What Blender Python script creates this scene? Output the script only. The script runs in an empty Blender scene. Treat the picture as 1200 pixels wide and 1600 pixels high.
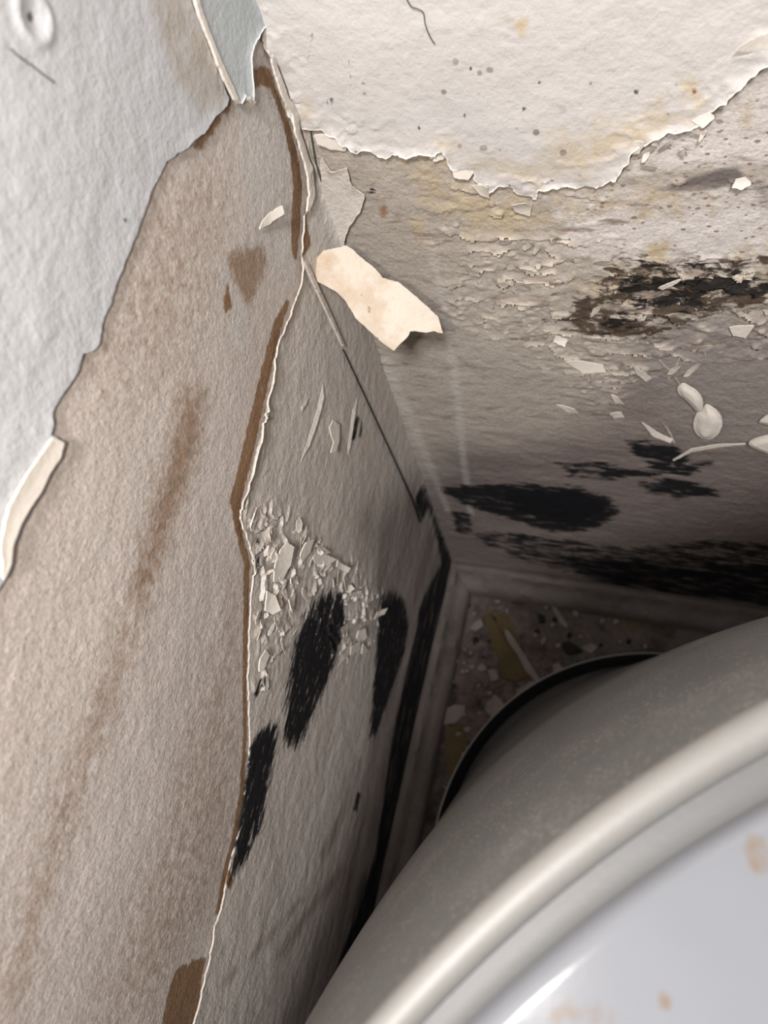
import bpy, math, random
import numpy as np
from mathutils import Matrix, Vector

# ------------------------------------------------------------------ camera, world, lights
SC = bpy.context.scene
COL = SC.collection
CAM = np.array([0.16424, -0.28680, 0.80])                 # metres; the wall corner at floor level is the origin
ROT = np.array([[0.94918295, -0.12700644, 0.28796024],
                [0.23532970, 0.89394337, -0.38142520],
                [-0.20897281, 0.42981542, 0.87840143]])
cd = bpy.data.cameras.new('camera'); cam = bpy.data.objects.new('camera', cd); COL.objects.link(cam)
cd.sensor_fit = 'VERTICAL'; cd.sensor_height = 36; cd.sensor_width = 27; cd.lens = 27
cd.clip_start = 0.005
cd.dof.use_dof = True; cd.dof.focus_distance = 0.36; cd.dof.aperture_fstop = 10
cam.matrix_world = Matrix([list(ROT[i]) + [CAM[i]] for i in range(3)] + [[0, 0, 0, 1]])
SC.camera = cam

w = bpy.data.worlds.new('world'); SC.world = w; w.use_nodes = True
w.node_tree.nodes['Background'].inputs[0].default_value = (0.80, 0.86, 1.0, 1)
w.node_tree.nodes['Background'].inputs[1].default_value = 0.15

def lamp(name, kind, local, energy, color, size=0.03, target=None):
    l = bpy.data.lights.new(name, kind); l.energy = energy; l.color = color
    if kind == 'AREA':
        l.shape = 'DISK'; l.size = size
    else:
        l.shadow_soft_size = size
    o = bpy.data.objects.new(name, l); COL.objects.link(o)
    o.location = Vector(local)
    if target is not None:
        o.rotation_euler = (Vector(target) - Vector(local)).to_track_quat('-Z', 'Y').to_euler()
    return o
# the phone's own torch, a little to the left of and above the lens
lamp('phone_torch', 'POINT', CAM + ROT @ np.array([-0.050, -0.006, 0.010]), 3.05, (1.0, 0.935, 0.87), 0.006)
# soft daylight of the room coming down into the gap
lamp('room_light', 'AREA', (0.27, -0.72, 1.55), 14.5, (0.97, 0.96, 0.98), 0.16, (0.0, -0.3, 0.4))

SC.view_settings.view_transform = 'Standard'; SC.view_settings.look = 'None'
SC.view_settings.gamma = 1; SC.view_settings.use_curve_mapping = False
SC.view_settings.exposure = 0.12

# ------------------------------------------------------------------ numeric helpers
rs = np.random.RandomState(7)
TAB = rs.rand(256, 256)
random.seed(5)

def vn(x, y, s=0):
    x = np.asarray(x, float) + s * 17.31; y = np.asarray(y, float) + s * 5.77
    xi = np.floor(x).astype(int); yi = np.floor(y).astype(int)
    fx = x - xi; fy = y - yi
    fx = fx * fx * (3 - 2 * fx); fy = fy * fy * (3 - 2 * fy)
    a = TAB[xi & 255, yi & 255]; b = TAB[(xi + 1) & 255, yi & 255]
    c = TAB[xi & 255, (yi + 1) & 255]; d = TAB[(xi + 1) & 255, (yi + 1) & 255]
    return (a * (1 - fx) + b * fx) * (1 - fy) + (c * (1 - fx) + d * fx) * fy

def fbm(x, y, s=0, o=4):
    r = 0; a = 0.5; t = 0
    for i in range(o):
        r = r + a * vn(x * 2 ** i, y * 2 ** i, s + i * 3); t += a; a *= 0.55
    return r / t

def sstep(a, b, x):
    t = np.clip((x - a) / (b - a), 0, 1)
    return t * t * (3 - 2 * t)

class Frame:
    """a plane: origin, two axes in it and the normal that faces the open side"""
    def __init__(s, o, u, v, n):
        s.o, s.u, s.v, s.n = [np.array(a, float) for a in (o, u, v, n)]
        s.flip = np.dot(np.cross(s.u, s.v), s.n) < 0
    def px(s, pts):
        """the points of the plane that the photograph shows at these pixels"""
        out = []
        for x, y in pts:
            d = ROT @ np.array([x - 600.0, 800.0 - y, -1200.0])
            k = np.dot(s.o - CAM, s.n) / np.dot(d, s.n)
            q = CAM + d * k - s.o
            out.append((np.dot(q, s.u), np.dot(q, s.v)))
        return out
    def world(s, u, v, h):
        return s.o[None] + np.outer(u, s.u) + np.outer(v, s.v) + np.outer(h, s.n)

LEFT = Frame((0, 0, 0), (0, -1, 0), (0, 0, 1), (1, 0, 0))
RIGHT = Frame((0, 0, 0), (1, 0, 0), (0, 0, 1), (0, -1, 0))
FLOOR = Frame((0, 0, 0), (1, 0, 0), (0, 1, 0), (0, 0, 1))

def tilt_frame(pix, offs, base):
    """plane through three photo points lifted off a base plane by the given distances"""
    P = []
    for p, d in zip(pix, offs):
        f = Frame(base.o + base.n * d, base.u, base.v, base.n)
        a = f.px([p])[0]
        P.append(f.world([a[0]], [a[1]], [0])[0])
    u = P[1] - P[0]; u /= np.linalg.norm(u)
    n = np.cross(u, P[2] - P[0]); n /= np.linalg.norm(n)
    if np.dot(n, CAM - P[0]) < 0:
        n = -n
    return Frame(P[0], u, np.cross(n, u), n)

def sdf(u, v, poly):
    """signed distance to a polygon, positive inside"""
    P = np.array(poly, float); Q = np.roll(P, -1, 0)
    u = np.asarray(u, float).ravel(); v = np.asarray(v, float).ravel()
    best = np.full(u.shape, 1e9); ins = np.zeros(u.shape, bool)
    for (x0, y0), (x1, y1) in zip(P, Q):
        dx, dy = x1 - x0, y1 - y0
        L = dx * dx + dy * dy + 1e-18
        t = np.clip(((u - x0) * dx + (v - y0) * dy) / L, 0, 1)
        best = np.minimum(best, (u - x0 - t * dx) ** 2 + (v - y0 - t * dy) ** 2)
        if y0 != y1:
            c = ((y0 > v) != (y1 > v)) & (u < (x1 - x0) * (v - y0) / (y1 - y0) + x0)
            ins ^= c
    d = np.sqrt(best)
    return np.where(ins, d, -d)

def stroke(pts):
    """(x, y, half width) pixels -> outline polygon"""
    P = np.array(pts, float); L = []; R = []
    for i in range(len(P)):
        a = P[max(i - 1, 0)][:2]; b = P[min(i + 1, len(P) - 1)][:2]
        d = (b - a) / (np.linalg.norm(b - a) + 1e-9); n = np.array([-d[1], d[0]])
        L.append(P[i][:2] + n * P[i][2]); R.append(P[i][:2] - n * P[i][2])
    return [tuple(p) for p in L] + [tuple(p) for p in R[::-1]]

def rounded(pix, n=2):
    P = [tuple(p) for p in pix]
    for _ in range(n):
        Q = []
        for i in range(len(P)):
            a, b_ = P[i], P[(i + 1) % len(P)]
            Q += [(a[0] * .75 + b_[0] * .25, a[1] * .75 + b_[1] * .25), (a[0] * .25 + b_[0] * .75, a[1] * .25 + b_[1] * .75)]
        P = Q
    return P

class Mask:
    """stains on one surface: outlines with a soft edge (metres) and a strength"""
    def __init__(s, fr):
        s.fr = fr; s.items = []
    def add(s, pix, soft=0.004, k=1.0):
        s.items.append((s.fr.px(pix), soft, k)); return s
    def __call__(s, u, v):
        r = np.zeros(len(u))
        for poly, soft, k in s.items:
            P = np.array(poly); m = soft * 1.5
            idx = np.where((u > P[:, 0].min() - m) & (u < P[:, 0].max() + m) & (v > P[:, 1].min() - m) & (v < P[:, 1].max() + m))[0]
            if len(idx):
                d = sdf(u[idx], v[idx], poly)
                r[idx] = np.maximum(r[idx], k * sstep(-soft, soft, d))
        return r

def mk_mesh(name, verts, faces, mat, parent=None, smooth=True, attrs=None):
    me = bpy.data.meshes.new(name)
    me.from_pydata([tuple(p) for p in verts], [], [tuple(f) for f in faces])
    me.update()
    if smooth:
        me.polygons.foreach_set('use_smooth', [True] * len(me.polygons))
    if attrs:
        for k, a in attrs.items():
            at = me.attributes.new(k, 'FLOAT', 'POINT'); at.data.foreach_set('value', np.asarray(a, np.float32))
    o = bpy.data.objects.new(name, me); COL.objects.link(o)
    if mat: me.materials.append(mat)
    if parent: o.parent = parent
    return o

def recenter(o):
    me = o.data; n = len(me.vertices); c = np.zeros(n * 3); me.vertices.foreach_get('co', c); c = c.reshape(-1, 3)
    m = c.mean(0); m[2] = c[:, 2].min(); c -= m; me.vertices.foreach_set('co', c.ravel()); o.location = m
    me.update()
    return o

def tag(o, label=None, cat=None, group=None, kind=None):
    if label: o['label'] = label
    if cat: o['category'] = cat
    if group: o['group'] = group
    if kind: o['kind'] = kind
    return o

def axis(a, b, step, lo, hi, coarse=0.03):
    """fine from a to b, coarse outside, reaching from lo to hi"""
    l = list(np.arange(a, b, step)) + [b]
    while l[0] > lo + 1e-6: l.insert(0, max(lo, l[0] - coarse))
    while l[-1] < hi - 1e-6: l.append(min(hi, l[-1] + coarse))
    return np.array(l)

def plate(name, fr, poly, mat, us=None, vs=None, step=0.001, thick=0.001, base=0.0, hfun=None,
          rag=0.0, rag_scale=250, seed=0, attrs=None, parent=None, smooth=True, torn=None):
    """a sheet lying on a plane, cut to a ragged outline, with a real thickness"""
    P = np.array(poly)
    if us is None:
        m = rag * 2 + step * 1.5
        us = np.arange(P[:, 0].min() - m, P[:, 0].max() + m + step, step)
        vs = np.arange(P[:, 1].min() - m, P[:, 1].max() + m + step, step)
    U, V = np.meshgrid(us, vs, indexing='ij')
    S = sdf(U, V, poly).reshape(U.shape)
    if rag:
        S = S + rag * 2 * (fbm(U * rag_scale, V * rag_scale, seed, 4) - 0.5)
    S[0, :] = np.minimum(S[0, :], -1e-5); S[-1, :] = np.minimum(S[-1, :], -1e-5)
    S[:, 0] = np.minimum(S[:, 0], -1e-5); S[:, -1] = np.minimum(S[:, -1], -1e-5)
    I = S > 0
    vid = np.full(S.shape, -1, int); vid[I] = np.arange(I.sum())
    pu = list(U[I]); pv = list(V[I]); ps = list(S[I])
    emap = {}
    def ev(i0, j0, i1, j1):
        k = (i0, j0, i1, j1) if (i0, j0) < (i1, j1) else (i1, j1, i0, j0)
        if k not in emap:
            a, b = S[i0, j0], S[i1, j1]; t = a / (a - b)
            emap[k] = len(pu)
            pu.append(U[i0, j0] + t * (U[i1, j1] - U[i0, j0])); pv.append(V[i0, j0] + t * (V[i1, j1] - V[i0, j0])); ps.append(0.0)
        return emap[k]
    cnt = I[:-1, :-1].astype(int) + I[1:, :-1] + I[1:, 1:] + I[:-1, 1:]
    fi, fj = np.where(cnt == 4)
    quads = np.stack([vid[fi, fj], vid[fi + 1, fj], vid[fi + 1, fj + 1], vid[fi, fj + 1]], 1)
    polys = []; rim = []
    for i, j in zip(*np.where((cnt > 0) & (cnt < 4))):
        C = [(i, j), (i + 1, j), (i + 1, j + 1), (i, j + 1)]
        f = []; k = []
        for q in range(4):
            a, b = C[q], C[(q + 1) % 4]
            if I[a]: f.append(int(vid[a])); k.append(0)
            if I[a] != I[b]: f.append(ev(*a, *b)); k.append(1)
        polys.append(f)
        for q in range(len(f)):
            if k[q] and k[(q + 1) % len(f)]: rim.append((f[q], f[(q + 1) % len(f)]))
    pu = np.array(pu); pv = np.array(pv); ps = np.array(ps); n = len(pu)
    h = np.full(n, base + thick) if hfun is None else base + thick + hfun(pu, pv, ps)
    top = fr.world(pu, pv, h)
    low = fr.world(pu, pv, np.minimum(h - thick, h - 1e-4)) if thick < 0.01 else fr.world(pu, pv, np.full(n, base))
    verts = np.vstack([top, low])
    F = [list(map(int, q)) for q in quads] + polys
    B = [[a + n for a in reversed(f)] for f in F]
    Sd = [[b, a, a + n, b + n] for a, b in rim]
    if fr.flip:
        F = [f[::-1] for f in F]; B = [f[::-1] for f in B]; Sd = [f[::-1] for f in Sd]
    A = {}
    if attrs:
        for kk, fn in attrs.items():
            a = fn(pu, pv); A[kk] = np.concatenate([a, a])
    tn = 1 - sstep(0.0, 0.0012, ps); tk = 1.0 if torn is None else torn(pu, pv); A['torn'] = np.concatenate([tn * tk, np.ones(n) * tk])
    o = mk_mesh(name, verts, F + B + Sd, mat, parent, smooth, A)
    if smooth:   # keep the rim crisp
        ns = len(Sd); me = o.data
        sm = np.ones(len(me.polygons), bool); sm[-ns:] = False
        me.polygons.foreach_set('use_smooth', sm)
        try:
            me.set_sharp_from_angle(angle=math.radians(50))
        except Exception:
            pass
    return o

# ------------------------------------------------------------------ materials
def new_mat(name):
    m = bpy.data.materials.new(name); m.use_nodes = True
    nt = m.node_tree; b = nt.nodes['Principled BSDF']
    return m, nt, b

def N(nt, t, **kw):
    n = nt.nodes.new(t)
    for k, v in kw.items(): setattr(n, k, v)
    return n

def math_node(nt, op, a, b=None, clamp=False):
    n = N(nt, 'ShaderNodeMath', operation=op); n.use_clamp = clamp
    for i, x in enumerate((a, b)):
        if x is None: continue
        if isinstance(x, (int, float)): n.inputs[i].default_value = x
        else: nt.links.new(x, n.inputs[i])
    return n.outputs[0]

def noise(nt, scale, stretch=(1, 1, 1), detail=4, rough=0.6, off=0, dist=0.0):
    tc = N(nt, 'ShaderNodeTexCoord'); mp = N(nt, 'ShaderNodeMapping')
    mp.inputs['Scale'].default_value = stretch; mp.inputs['Location'].default_value = (off, off * .7, off * 1.3)
    nt.links.new(tc.outputs['Object'], mp.inputs[0])
    n = N(nt, 'ShaderNodeTexNoise'); n.inputs['Scale'].default_value = scale
    n.inputs['Detail'].default_value = detail; n.inputs['Roughness'].default_value = rough
    n.inputs['Distortion'].default_value = dist
    nt.links.new(mp.outputs[0], n.inputs[0])
    return n.outputs['Fac']

def voronoi(nt, scale, stretch=(1, 1, 1), feature='F1', off=0):
    tc = N(nt, 'ShaderNodeTexCoord'); mp = N(nt, 'ShaderNodeMapping')
    mp.inputs['Scale'].default_value = stretch; mp.inputs['Location'].default_value = (off, off, off)
    nt.links.new(tc.outputs['Object'], mp.inputs[0])
    n = N(nt, 'ShaderNodeTexVoronoi', feature=feature); n.inputs['Scale'].default_value = scale
    nt.links.new(mp.outputs[0], n.inputs[0])
    return n.outputs['Distance']

def mix(nt, fac, a, b):
    n = N(nt, 'ShaderNodeMix', data_type='RGBA')
    if isinstance(fac, (int, float)): n.inputs[0].default_value = fac
    else: nt.links.new(fac, n.inputs[0])
    for i, c in ((6, a), (7, b)):
        if isinstance(c, tuple): n.inputs[i].default_value = (*c, 1)
        else: nt.links.new(c, n.inputs[i])
    return n.outputs[2]

def layered(name, ca, cb, layers, patch=12, stretch=(1, 1, 1), bump=((900, 0.35, 0.0006),), rough=0.75, grain=0.06, grain_scale=900, patch_c=1.4):
    """base colour ca..cb by large noise, then stain layers (attribute, colour, noise scale, stretch, amount, width)"""
    m, nt, b = new_mat(name)
    f = noise(nt, patch, stretch, 5, 0.6, 3.1)
    f = math_node(nt, 'ADD', math_node(nt, 'MULTIPLY', math_node(nt, 'SUBTRACT', f, 0.5), patch_c), 0.5, True)
    f2 = noise(nt, grain_scale, (1, 1, 1), 2, 0.5, 9.0)
    c = mix(nt, f, ca, cb)
    for q, (at, col, sc, st, amp, wd) in enumerate(layers):
        if at is None:          # speckles all over
            v = math_node(nt, 'SUBTRACT', amp, noise(nt, sc, st, 3, 0.5, 5.0 + q * 2.3))
            fac = math_node(nt, 'MULTIPLY', v, 1.0 / wd, True)
            # darker specks where the noise is lowest
        elif at.startswith('spot:'):
            a = N(nt, 'ShaderNodeAttribute', attribute_name=at[5:]).outputs['Fac']
            v = math_node(nt, 'SUBTRACT', amp, voronoi(nt, sc, st, 'F1', q * 1.7))
            v = math_node(nt, 'ADD', v, math_node(nt, 'MULTIPLY', math_node(nt, 'SUBTRACT', noise(nt, sc * .35, (1, 1, 1), 3, .6, q * 3.3), 0.55), 0.9))
            fac = math_node(nt, 'MULTIPLY', math_node(nt, 'MULTIPLY', v, 1.0 / wd, True), a)
        else:
            a = N(nt, 'ShaderNodeAttribute', attribute_name=at).outputs['Fac']
            nn = math_node(nt, 'MULTIPLY', math_node(nt, 'SUBTRACT', noise(nt, sc, st, 6, 0.68, q * 2.7 + 1, 0.4), 0.5), amp * 2.2)
            v = math_node(nt, 'SUBTRACT', math_node(nt, 'ADD', a, nn), 0.5)
            fac = math_node(nt, 'ADD', math_node(nt, 'MULTIPLY', v, 1.0 / wd), 0.5, True)
            fac = math_node(nt, 'MULTIPLY', fac, math_node(nt, 'MULTIPLY', a, 6.0, True))
            if isinstance(col, tuple) and len(col) == 4:
                fac = math_node(nt, 'MULTIPLY', fac, col[3]); col = col[:3]
        c = mix(nt, fac, c, col)
    g = math_node(nt, 'ADD', math_node(nt, 'MULTIPLY', math_node(nt, 'SUBTRACT', f2, 0.5), grain * 6), 1.0)
    hs = N(nt, 'ShaderNodeHueSaturation'); nt.links.new(g, hs.inputs['Value']); nt.links.new(c, hs.inputs['Color'])
    nt.links.new(hs.outputs[0], b.inputs['Base Color'])
    b.inputs['Roughness'].default_value = rough
    b.inputs['Specular IOR Level'].default_value = 0.25
    prev = None
    for sc, st, dist in bump:
        bn = N(nt, 'ShaderNodeBump'); bn.inputs['Strength'].default_value = st; bn.inputs['Distance'].default_value = dist
        nt.links.new(noise(nt, sc, (1, 1, 1), 4, 0.6, sc * .01), bn.inputs['Height'])
        if prev: nt.links.new(prev, bn.inputs['Normal'])
        prev = bn.outputs[0]
    nt.links.new(prev, b.inputs['Normal'])
    return m

BLACK = (0.006, 0.006, 0.008); MOULD = (0.011, 0.010, 0.011); BROWN = (0.22, 0.13, 0.072)
TORN = (0.80, 0.74, 0.66)
HL = (1, .30, 1.3)      # streaks along the left wall
HR = (.30, 1, 1.3)      # streaks along the right wall
M = {}
M['plaster'] = layered('bare_plaster', (0.50, 0.43, 0.38), (0.57, 0.51, 0.465),
    [('smooth', (0.53, 0.49, 0.45), 90, (1, 1, 1), 0.5, 0.4), ('tan', (0.29, 0.20, 0.14), 220, (1, 1, 1), 0.9, 0.8),
     ('brown', BROWN, 300, (1, 1, 1), 0.9, 0.5), (None, (0.32, 0.23, 0.18), 520, (1, 1, 1), 0.42, 0.35)],
    patch=16, bump=((420, 0.55, 0.0012), (1300, 0.5, 0.0006)), grain=0.10, grain_scale=700)
M['skin_white'] = layered('cool_white_paint', (0.46, 0.468, 0.468), (0.50, 0.495, 0.50),
    [('tan', (0.37, 0.31, 0.245), 90, (1, 1, 1), 0.8, 0.9), ('mould', (0.10, 0.10, 0.10), 200, (1, 1, 1), 0.5, 0.3),
     (None, (0.50, 0.46, 0.42), 130, (1, 1, 1), 0.27, 0.08)],
    patch=10, bump=((330, 0.45, 0.0012), (90, 0.4, 0.002)), grain=0.02, rough=0.5)
M['skin_strip'] = layered('blue_white_paint', (0.42, 0.45, 0.455), (0.46, 0.485, 0.485), [('torn', (0.85, 0.83, 0.78), 300, (1, 1, 1), 0.3, 0.4)],
    patch=20, bump=((400, 0.5, 0.0012),), grain=0.02, rough=0.55)
M['skin_beige'] = layered('stained_beige_paint', (0.51, 0.455, 0.405), (0.59, 0.535, 0.48),
    [('pale', (0.60, 0.56, 0.51), 40, (1, 1, 1), 0.5, 0.8), ('dirt', (0.22, 0.18, 0.16), 30, HL, 0.6, 0.9), ('tan', (0.27, 0.215, 0.175), 45, HL, 0.7, 0.6),
     ('brown', BROWN, 200, (1, 1, 1), 0.4, 0.3),
     ('mould', MOULD, 260, HL, 1.2, 0.35), ('black', BLACK, 130, (1, .2, 1.5), 0.95, 0.5),
     ('torn', (0.62, 0.56, 0.48), 400, (1, 1, 1), 0.5, 0.4), (None, (0.30, 0.24, 0.21), 110, HL, 0.30, 0.12)],
    patch=14, stretch=HL, bump=((500, 0.5, 0.0010), (110, 0.5, 0.0025)), grain=0.07, grain_scale=600)
M['wall_right'] = layered('flaking_wall_paint', (0.355, 0.308, 0.26), (0.44, 0.39, 0.335),
    [('dirt', (0.19, 0.155, 0.14), 26, HR, 0.6, 0.9), ('grey', (0.27, 0.235, 0.21), 30, HR, 0.6, 0.7),
     ('pale', (0.58, 0.53, 0.49), 50, (1, 1, 1), 0.5, 0.5), ('ochre', (0.44, 0.355, 0.235), 110, (1, 1, 1), 1.1, 0.6), ('drip', (0.56, 0.53, 0.49, 0.38), 90, (1, 1, 1), 0.5, 0.9),
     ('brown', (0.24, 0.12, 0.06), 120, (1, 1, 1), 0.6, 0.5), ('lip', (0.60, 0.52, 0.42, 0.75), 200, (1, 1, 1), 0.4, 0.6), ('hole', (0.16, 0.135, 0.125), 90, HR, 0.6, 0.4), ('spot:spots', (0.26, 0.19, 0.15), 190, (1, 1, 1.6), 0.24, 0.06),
     ('rot', (0.075, 0.052, 0.036), 150, (.55, 1, 1.2), 1.5, 0.3), ('rot2', (0.016, 0.013, 0.011), 125, (.5, 1, 1.4), 1.3, 0.16),
     (None, (0.27, 0.215, 0.175), 150, HR, 0.40, 0.12), ('mould', MOULD, 190, HR, 1.5, 0.35), ('black', BLACK, 90, HR, 0.8, 0.4)],
    patch=14, stretch=(.6, 1, 1), bump=((420, 0.6, 0.0010), (120, 0.6, 0.0022)), grain=0.08, grain_scale=600)
M['skin_pink'] = layered('warm_white_paint', (0.52, 0.485, 0.45), (0.60, 0.565, 0.535),
    [('ochre', (0.52, 0.41, 0.25), 70, (1, 1, 1), 0.9, 0.6), ('grey', (0.50, 0.475, 0.45), 30, (1, 1, 1), 0.6, 0.8),
     ('spot:spots', (0.22, 0.18, 0.14), 110, (1, 1, 1.0), 0.17, 0.05), ('brown', (0.22, 0.06, 0.025), 300, (1, 1, 1), 0.6, 0.3), ('mould', (0.10, 0.10, 0.09), 300, (1, 1, 1), 0.6, 0.4),
     ('torn', TORN, 400, (1, 1, 1), 0.5, 0.4), (None, (0.45, 0.39, 0.33), 80, (1, 1, 1), 0.29, 0.10)],
    patch=9, stretch=(.6, 1, 1), bump=((300, 0.45, 0.0010), (60, 0.5, 0.003)), grain=0.02, rough=0.6)
M['flake'] = layered('paint_flake_cream', (0.62, 0.56, 0.49), (0.72, 0.66, 0.58), [], patch=60, bump=((500, 0.3, 0.0006),), grain=0.03, rough=0.6)
M['flap'] = layered('peeled_paint_back', (0.55, 0.475, 0.38), (0.62, 0.555, 0.465),
    [('tan', (0.47, 0.35, 0.245), 80, (1, 1, 1), 0.8, 0.8), (None, (0.16, 0.14, 0.11), 150, (1, 1, 1), 0.31, 0.05)],
    patch=35, bump=((260, 0.45, 0.0010), (70, 0.4, 0.002)), grain=0.03, rough=0.6)
M['trim'] = layered('dirty_trim', (0.075, 0.06, 0.055), (0.16, 0.135, 0.12), [(None, (0.03, 0.025, 0.025), 60, (.4, .4, 1), 0.42, 0.3)],
    patch=25, bump=((200, 0.6, 0.002),), grain=0.1)
M['floor'] = layered('rotten_floor', (0.028, 0.021, 0.019), (0.085, 0.066, 0.058),
    [(None, (0.02, 0.015, 0.015), 55, (1, 1, 1), 0.47, 0.10), ('grey', (0.095, 0.08, 0.072), 50, (1, 1, 1), 0.7, 0.5), ('pink', (0.115, 0.086, 0.078), 60, (1, 1, 1), 0.9, 0.4),
     ('ochre', (0.10, 0.065, 0.025), 80, (1, 1, 1), 0.5, 0.5)],
    patch=45, bump=((130, 0.9, 0.004), (500, 0.5, 0.001)), grain=0.12, grain_scale=500, patch_c=2.5)
M['chip'] = layered('fallen_paint_chip', (0.14, 0.115, 0.105), (0.23, 0.19, 0.17), [], patch=80, bump=((400, 0.4, 0.001),), grain=0.08)
M['ochre_board'] = layered('ochre_board', (0.065, 0.043, 0.016), (0.095, 0.066, 0.027), [], patch=60, bump=((300, 0.4, 0.001),), grain=0.1)
M['soot'] = layered('black_lump', (0.006, 0.006, 0.006), (0.015, 0.013, 0.012), [], patch=60, bump=((300, 0.6, 0.001),), grain=0.1)
M['thread'] = layered('dark_thread', (0.05, 0.06, 0.05), (0.09, 0.10, 0.08), [], patch=60, bump=((900, 0.2, 0.0002),))
M['hair'] = layered('pale_hair', (0.45, 0.42, 0.38), (0.5, 0.47, 0.44), [], patch=60, bump=((900, 0.2, 0.0002),))

def tank_mat(name, ca, cb, rough, spots=None, metallic=0.0, dust=0.0, coat=0.0):
    m, nt, b = new_mat(name)
    c = mix(nt, noise(nt, 14, (1, 1, 1), 5, 0.65), ca, cb)
    if dust:
        n = noise(nt, 1300, (1, 1, 1), 4, 0.9, 4.0)
        n2 = noise(nt, 18, (1, 1, 1), 4, 0.6, 8.0)
        v = math_node(nt, 'ADD', math_node(nt, 'SUBTRACT', n, 0.575), math_node(nt, 'MULTIPLY', math_node(nt, 'SUBTRACT', n2, 0.5), 0.3))
        c = mix(nt, math_node(nt, 'MULTIPLY', v, 22.0 * dust, True), c, (0.34, 0.32, 0.295))
        vd = voronoi(nt, 360)
        c = mix(nt, math_node(nt, 'MULTIPLY', math_node(nt, 'MULTIPLY', math_node(nt, 'SUBTRACT', 0.27, vd), 9.0, True), math_node(nt, 'MULTIPLY', math_node(nt, 'SUBTRACT', noise(nt, 60, (1, 1, 1), 4, 0.7, 5.5), 0.38), 5.0, True)), c, (0.30, 0.285, 0.26))
        n3 = noise(nt, 9, (1, 1, 1), 3, 0.6, 12.0)
        c = mix(nt, math_node(nt, 'MULTIPLY', math_node(nt, 'SUBTRACT', n3, 0.56), 2.2, True), c, (0.14, 0.105, 0.085))
    if spots:
        for sc, th, wd, off in spots:
            n = noise(nt, sc, (1, 1, 1), 4, 0.55, off)
            c = mix(nt, math_node(nt, 'MULTIPLY', math_node(nt, 'SUBTRACT', n, th), 1 / wd, True), c, (0.15, 0.115, 0.09))
        a = N(nt, 'ShaderNodeAttribute', attribute_name='rust').outputs['Fac']
        nn = math_node(nt, 'MULTIPLY', math_node(nt, 'SUBTRACT', noise(nt, 130, (1, 1, 1), 4, 0.6, 2.2), 0.5), 1.6)
        v = math_node(nt, 'MULTIPLY', math_node(nt, 'SUBTRACT', math_node(nt, 'ADD', a, nn), 0.45), 2.2, True)
        v = math_node(nt, 'MULTIPLY', v, math_node(nt, 'MULTIPLY', a, 5.0, True))
        c = mix(nt, math_node(nt, 'MULTIPLY', v, 0.85), c, (0.15, 0.11, 0.08))
    nt.links.new(c, b.inputs['Base Color'])
    b.inputs['Specular IOR Level'].default_value = 0.4 if spots else (0.1 if rough > 0.8 else 0.5)
    b.inputs['Roughness'].default_value = rough; b.inputs['Metallic'].default_value = metallic
    b.inputs['Coat Weight'].default_value = coat; b.inputs['Coat Roughness'].default_value = 0.08
    bn = N(nt, 'ShaderNodeBump'); bn.inputs['Strength'].default_value = 0.03 if spots else 0.15; bn.inputs['Distance'].default_value = 0.0006
    nt.links.new(noise(nt, 500, (1, 1, 1), 3, 0.6), bn.inputs['Height']); nt.links.new(bn.outputs[0], b.inputs['Normal'])
    return m
M['tank_grey'] = tank_mat('dusty_grey_shell', (0.105, 0.103, 0.10), (0.14, 0.137, 0.133), 0.6, dust=1.0)
M['tank_trim'] = tank_mat('pale_trim', (0.17, 0.163, 0.15), (0.21, 0.203, 0.19), 0.5)
M['tank_groove'] = tank_mat('grey_groove', (0.10, 0.099, 0.098), (0.12, 0.119, 0.118), 0.55)
M['tank_lid'] = tank_mat('white_enamel', (0.145, 0.150, 0.162), (0.175, 0.180, 0.192), 0.15, spots=((26, 0.70, 0.05, 3.3),), coat=0.0)
M['tank_foot'] = tank_mat('dark_rubber_foot', (0.006, 0.006, 0.006), (0.010, 0.010, 0.010), 0.9)
M['tank_lip'] = tank_mat('worn_steel_lip', (0.22, 0.21, 0.20), (0.28, 0.27, 0.25), 0.35, metallic=0.3)

# ------------------------------------------------------------------ setting: walls and floor
LU = axis(0.0, 0.50, 0.0014, 0.0, 0.95); LV = axis(0.0, 0.80, 0.0014, 0.0, 1.25)
pad = lambda a: np.concatenate([[a[0] - 8e-3, a[0] - 4e-3], a, [a[-1] + 1e-3]])

# stains on the left wall
l_brown = Mask(LEFT)
for p in ([(388, 110), (408, 102), (424, 106), (432, 132), (420, 138), (410, 132), (396, 142), (386, 138)],
          [(340, 165), (356, 152), (364, 160), (358, 178), (346, 180)], [(302, 226), (318, 205), (345, 172), (350, 184), (330, 212), (316, 232), (306, 232)],
          stroke([(418, 110, 3), (434, 150, 4), (448, 190, 5), (460, 240, 6), (467, 290, 7), (464, 340, 7), (463, 375, 6), (464, 405, 2)]),
          [(285, 1530), (300, 1500), (322, 1496), (300, 1600), (275, 1610)],
          stroke([(454, 470, 3), (440, 500, 7), (424, 558, 7), (408, 620, 8), (388, 702, 9), (368, 784, 9), (376, 834, 5), (389, 880, 5), (387, 960, 4), (384, 1060, 3), (384, 1150, 3), (379, 1240, 4), (368, 1310, 5), (352, 1370, 4), (340, 1430, 3)]),
          [(285, 1508), (318, 1500), (312, 1560), (298, 1610), (250, 1610), (262, 1550), (275, 1515)],
          [(350, 470), (358, 440), (364, 480), (352, 492)]):
    l_brown.add(p, 0.0015)
l_tan = Mask(LEFT)
l_tan.add(stroke([(302, 608, 16), (290, 690, 22), (268, 770, 20), (242, 850, 15), (218, 940, 13)]), 0.014, 1.0)
l_tan.add(stroke([(205, 960, 12), (180, 1060, 14), (150, 1150, 16), (118, 1240, 15), (80, 1350, 14), (50, 1450, 12), (20, 1560, 12)]), 0.016, 0.62)
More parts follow.
